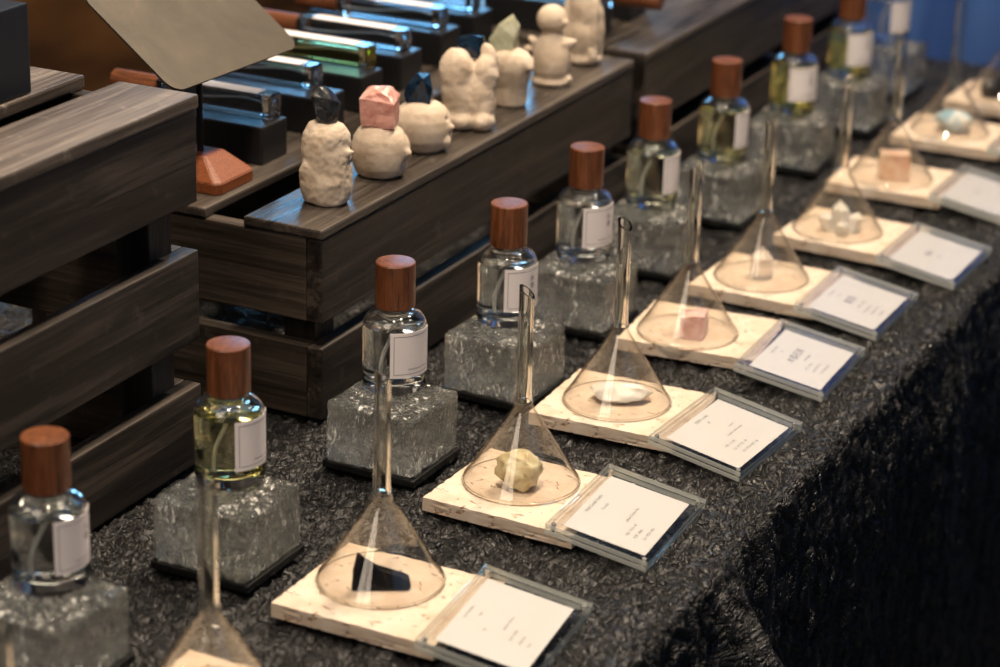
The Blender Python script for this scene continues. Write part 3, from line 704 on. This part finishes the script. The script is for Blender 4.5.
# ------------------------------------------------------------------ lying bottles on black boxes
box_m, nt, p = principled('black_painted_box', (.010, .010, .011), .35)
L(nt, bump(nt, noise_tex(nt, coords(nt, (700,) * 3), 1, 2), .12, .3), p.inputs['Normal'])
flat_glass = solid_glass('flat_bottle_glass', 1.48, (.97, .99, 1.0))
flat_yel = solid_glass('flat_liquid_yellow', 1.36 / 1.48, (.98, .94, .62)); flat_clr = solid_glass('flat_liquid', 1.36 / 1.48, (.97, .985, 1.))
def rounded_prism(name, x0, x1, w, h, z0, m, parent, rad=2.5):
    return box(name, (x0, -w / 2, z0), (x1, w / 2, z0 + h), m, parent, rad, 3)
def make_lying(liq, label_on=True):
    t = empty('flat_perfume_bottle', (0, 0, 0), 'x', 'bottle')
    rounded_prism('glass_body', -97, 0, 17.5, 17.5, 0, flat_glass, t, 2.4)
    rounded_prism('perfume', -90, -7, 14.2, 13.9, 1.8, liq, t, 1.6)
    pts = [(-92 + 84 * f, -3 + 6.0 * math.sin(f * 3.0), 8 - 5 * math.cos(f * 4.0) * f) for f in [i / 18 for i in range(19)]]
    tube('dip_tube', pts, .9, tube_mat, t)
    bm = lathe_bm([(0, 0), (8.2, 0), (8.2, 1), (8.2, 39), (7.6, 40), (0, 40)], 40)
    bmesh.ops.rotate(bm, verts=bm.verts[:], matrix=Matrix.Rotation(R(-90), 3, 'Y')); bmesh.ops.translate(bm, verts=bm.verts[:], vec=(-98.5, 0, 8.75))
    from_bm('cap', bm, cap_wood_x, t, True, 30)
    box('label', (-84, -6.5, 17.55), (-12, 6.5, 17.75), label_paper, t, 0)
    return t
lb = make_lying(flat_clr); ly = make_lying(flat_yel)
BY = [(1423, -872), (1508, -873), (1578, -879), (1648, -882), (1731, -890), (1799, -894)]
used_b = False; desc = ['nearest the display plate', 'second back from the display plate', 'with yellow green liquid', 'behind the yellow green one', 'behind the hooded clay figure', 'behind the green quartz figure']
bb = None
for k, (yy, xf) in enumerate(BY):
    t = empty('display_box', (xf, yy, ZM), 'long black box ' + desc[k].replace('with yellow green liquid', 'under the yellow green flat bottle').replace('behind the yellow green one', 'just behind the yellow green flat bottle') + ', on the middle crate', 'box', 'black boxes under the flat bottles')
    bpy.data.objects.remove(t)
    if bb is None:
        bb = box('display_box', (-135, -17.5, 0), (0, 17.5, 27.8), box_m, None, 1.6); o = bb
    else: o = bb.copy(); C.objects.link(o)
    o.location = Vector((xf, yy, ZM)) * K
    tag(o, ['long black box nearest the display plate', 'second black box back from the display plate', 'black box under the yellow green flat bottle', 'black box just behind the yellow green flat bottle',
            'black box behind the hooded clay figure', 'black box behind the green quartz figure'][k], 'box', 'black boxes under the flat bottles')
    src = ly if k == 2 else lb
    o = src if (k == 2 or k == 0) else copy_tree(src)
    o.location = Vector(([-877, -892, -887, -887, -897, -901][k], [1433, 1518, 1591, 1649, 1731, 1799][k], ZM + 28.0)) * K
    tag(o, ['clear flat bottle lying on the black box nearest the display plate', 'clear flat bottle lying second back from the display plate', 'yellow green flat bottle lying on a black box',
            'clear flat bottle lying just behind the yellow green one', 'clear flat bottle lying behind the hooded clay figure', 'clear flat bottle lying behind the green quartz figure'][k], 'bottle', 'flat bottles lying on black boxes')
# reversed ones on the far crate
for k, (x, y) in enumerate([(-878, 1880), (-880, 1960)]):
    o = bb.copy(); C.objects.link(o); o.location = Vector((x + 60, y, ZM)) * K; o.scale = (.8, 1, 1)
    tag(o, ['black box on the near end of the far crate', 'second black box on the far crate'][k], 'box', 'black boxes on the far crate')
    o = copy_tree(lb); o.location = Vector((x - 28, y, ZM + 28)) * K; o.rotation_euler = (0, 0, R(180 + 2))
    tag(o, ['flat bottle with its walnut cap pointing forward on the far crate', 'farther flat bottle with walnut cap forward on the far crate'][k], 'bottle', 'flat bottles on the far crate')

# ------------------------------------------------------------------ display plate on its stand
redwood, nt, p = principled('red_brown_wood_base', (.30, .065, .018), .5)
g = noise_tex(nt, coords(nt, (1, 1, 1)), 900, 2, .5)
L(nt, ramp(nt, g, [(.3, (.13, .030, .006)), (.5, (.21, .052, .010)), (.75, (.28, .085, .024))]), p.inputs['Base Color'])
L(nt, bump(nt, g, .1, .2), p.inputs['Normal'])
bronze, nt, p = principled('dark_bronze_plate', (.23, .19, .14), .5, .55)
g = noise_tex(nt, coords(nt, (1, 1, 1)), 24, 6, .65, .5); L(nt, ramp(nt, g, [(.3, (.040, .033, .023)), (.6, (.066, .053, .036)), (.8, (.105, .078, .048))]), p.inputs['Base Color'])
g2 = noise_tex(nt, coords(nt, (1, 1, 1)), 600, 3, .6); L(nt, bump(nt, g2, .06, .2), p.inputs['Normal'])
pole_m, _, _ = principled('black_pole', (.01, .01, .011), .3, .4)
px0, py0 = -890., 1354.
t = empty('display_stand', (px0, py0, ZM), 'dark bronze rounded display plate on a pole with red brown wooden base', 'display stand')
bm = bmesh.new(); rings = []
def oct_ring(hx, hy, ch, z): return [bm.verts.new((sx * a, sy * b, z)) for sx, sy, a, b in [(1, -1, hx - ch, hy), (1, -1, hx, hy - ch), (1, 1, hx, hy - ch), (1, 1, hx - ch, hy), (-1, 1, hx - ch, hy), (-1, 1, hx, hy - ch), (-1, -1, hx, hy - ch), (-1, -1, hx - ch, hy)]]
rings = [oct_ring(30, 24, 4, 0), oct_ring(30, 24, 4, 8), oct_ring(12, 12, 1.5, 22)]
for a, b in zip(rings, rings[1:]):
    for i in range(8): bm.faces.new((a[i], a[(i + 1) % 8], b[(i + 1) % 8], b[i]))
bm.faces.new(rings[0]); bm.faces.new(rings[-1])
bmesh.ops.bevel(bm, geom=bm.edges[:], offset=.6, segments=2, affect='EDGES')
from_bm('base', bm, redwood, t)
lathe('pole', [(0, 22), (2.4, 22), (2.4, 89), (0, 89)], pole_m, t, 20)
# plate: solved from its visible corners: lower edge, rising away from the viewer's side
def rounded_plate(c, ex, ey, lx, ly, th, rad):
    nrm = ex.cross(ey).normalized(); bm = bmesh.new(); lo, hi = [], []
    for cx, cy, a0 in ((lx / 2 - rad, ly / 2 - rad, 0), (-lx / 2 + rad, ly / 2 - rad, 90), (-lx / 2 + rad, -ly / 2 + rad, 180), (lx / 2 - rad, -ly / 2 + rad, 270)):
        for k in range(9):
            a = R(a0 + k * 90 / 8); p = c + ex * (cx + rad * math.cos(a)) + ey * (cy + rad * math.sin(a))
            lo.append(bm.verts.new(p)); hi.append(bm.verts.new(p + nrm * th))
    bm.faces.new(lo[::-1]); bm.faces.new(hi); n = len(lo)
    for i in range(n): bm.faces.new((lo[i], lo[(i + 1) % n], hi[(i + 1) % n], hi[i]))
    return bm
P0, P1, P2 = PLATE = (Vector((-872, 1296.4, 215.3)), Vector((-866, 1447.5, 214.7)), Vector((-947.2, 1299.6, 270.2)))
ex = (P1 - P0).normalized(); ey = (P2 - P0); ly_ = ey.length; ey = (ey - ex * ey.dot(ex)).normalized()
lx_ = (P1 - P0).length; LY = 95.
c = P0 + ex * lx_ / 2 + ey * LY / 2 - Vector((px0, py0, ZM))
from_bm('sign_plate', rounded_plate(c, ex, ey, lx_, LY, 1.6, 11), bronze, t, True, 30)

# black box standing on the left crate
navy, nt, p = principled('dark_navy_box', (.012, .014, .019), .42)
L(nt, bump(nt, noise_tex(nt, coords(nt, (500,) * 3), 1, 2), .1, .3), p.inputs['Normal'])
o = box('storage_box', (-1015, 1000, 246.7), (-884, 1160, 303), navy, None, 1.5)
tag(o, 'dark navy box standing on the left crate at the top left corner', 'box')

# ------------------------------------------------------------------ lights
def area(name, loc, to, size, power, col, sy=None):
    l = bpy.data.lights.new(name, 'AREA'); l.size = size; l.energy = power; l.color = col
    if sy: l.shape = 'RECTANGLE'; l.size_y = sy
    o = bpy.data.objects.new(name, l); C.objects.link(o); o.location = loc
    o.rotation_euler = (Vector(to) - Vector(loc)).to_track_quat('-Z', 'Y').to_euler(); return o
def spot(name, loc, to, power, col, ang=60, rad=.04):
    l = bpy.data.lights.new(name, 'SPOT'); l.energy = power; l.color = col; l.spot_size = R(ang); l.spot_blend = .6; l.shadow_soft_size = rad
    o = bpy.data.objects.new(name, l); C.objects.link(o); o.location = loc
    o.rotation_euler = (Vector(to) - Vector(loc)).to_track_quat('-Z', 'Y').to_euler(); return o
WARM = (1., .82, .63)
for sx, sy, tx, ty, pw_ in ((-.50, .75, -.66, 1.10, 122), (-.46, 1.75, -.66, 1.55, 105), (-.50, 2.75, -.66, 2.15, 115)):
    spot('track_spot', (sx, sy, 2.0), (tx, ty, 0), pw_, WARM, 72, .09)
area('window_daylight', (-2.2, 3.9, 1.02), (-.8, 1.6, .15), 1.15, 20, (.22, .58, 1.), .5)
area('front_fill', (-.85, -.7, 1.7), (-.7, 1.3, 0), .95, 20, (1., .84, .70))  # added warm fill behind the camera, brightens labels and near faces
area('overhead_fill', (-1.0, 1.7, 2.3), (-.8, 1.5, 0), 1.3, 16, (1., .86, .68))  # added soft overhead fill giving glass and planks broad warm highlights
area('side_blue_fill', (1.5, .9, 1.5), (-.6, 1.6, -.2), 2.0, 6, (.30, .58, 1.))  # added blue fill in place of ambient light, tints the hanging cloth
spot('brown_wall_fill', (-1.6, 2.5, 1.1), (-2.3, 3.3, -.3), 80, (1., .72, .40), 80, .1)  # added warm fill aimed at the brown wall to brighten it
spot('backdrop_fill', (-.55, 2.72, 1.5), (-.80, 3.14, -.15), 95, (.22, .46, 1.), 46, .12)  # added blue fill aimed at the far backdrop to lift its colour
w = bpy.data.worlds.new('World'); bpy.context.scene.world = w; w.use_nodes = True
bg = w.node_tree.nodes['Background']; bg.inputs[0].default_value = (.30, .48, .80, 1); bg.inputs[1].default_value = .035

# ------------------------------------------------------------------ camera
cam = bpy.data.cameras.new('Camera'); co = bpy.data.objects.new('Camera', cam); C.objects.link(co)
F_, PITCH, YAW, ROLL, H = 2415.66, R(21.17), R(-25.82), R(1.63), 650.87
fw = Vector((math.sin(YAW) * math.cos(PITCH), math.cos(YAW) * math.cos(PITCH), -math.sin(PITCH)))
rt = Vector((math.cos(YAW), -math.sin(YAW), 0)); up = rt.cross(fw)
rt2 = rt * math.cos(ROLL) + up * math.sin(ROLL); up2 = -rt * math.sin(ROLL) + up * math.cos(ROLL)
M = Matrix((rt2, up2, -fw)).transposed().to_4x4(); M.translation = Vector((0, 0, H * K)); co.matrix_world = M
cam.sensor_width = 36; cam.lens = F_ * 36 / 1000; cam.clip_start = .05; cam.clip_end = 50
cam.dof.use_dof = True; cam.dof.aperture_fstop = 6.2
foc = Vector((-.640, 1.270, .03)); cam.dof.focus_distance = (foc - M.translation).dot(fw)
sc = bpy.context.scene; sc.camera = co
sc.view_settings.view_transform = 'Standard'; sc.view_settings.look = 'None'; sc.view_settings.gamma = 1; sc.view_settings.use_curve_mapping = False
sc.view_settings.exposure = 0.12
cy = sc.cycles; cy.max_bounces = 24; cy.transmission_bounces = 18; cy.transparent_max_bounces = 40; cy.glossy_bounces = 8; cy.diffuse_bounces = 4
cy.sample_clamp_indirect = 12; cy.use_denoising = True
try: cy.denoiser = 'OPENIMAGEDENOISE'
except Exception: pass
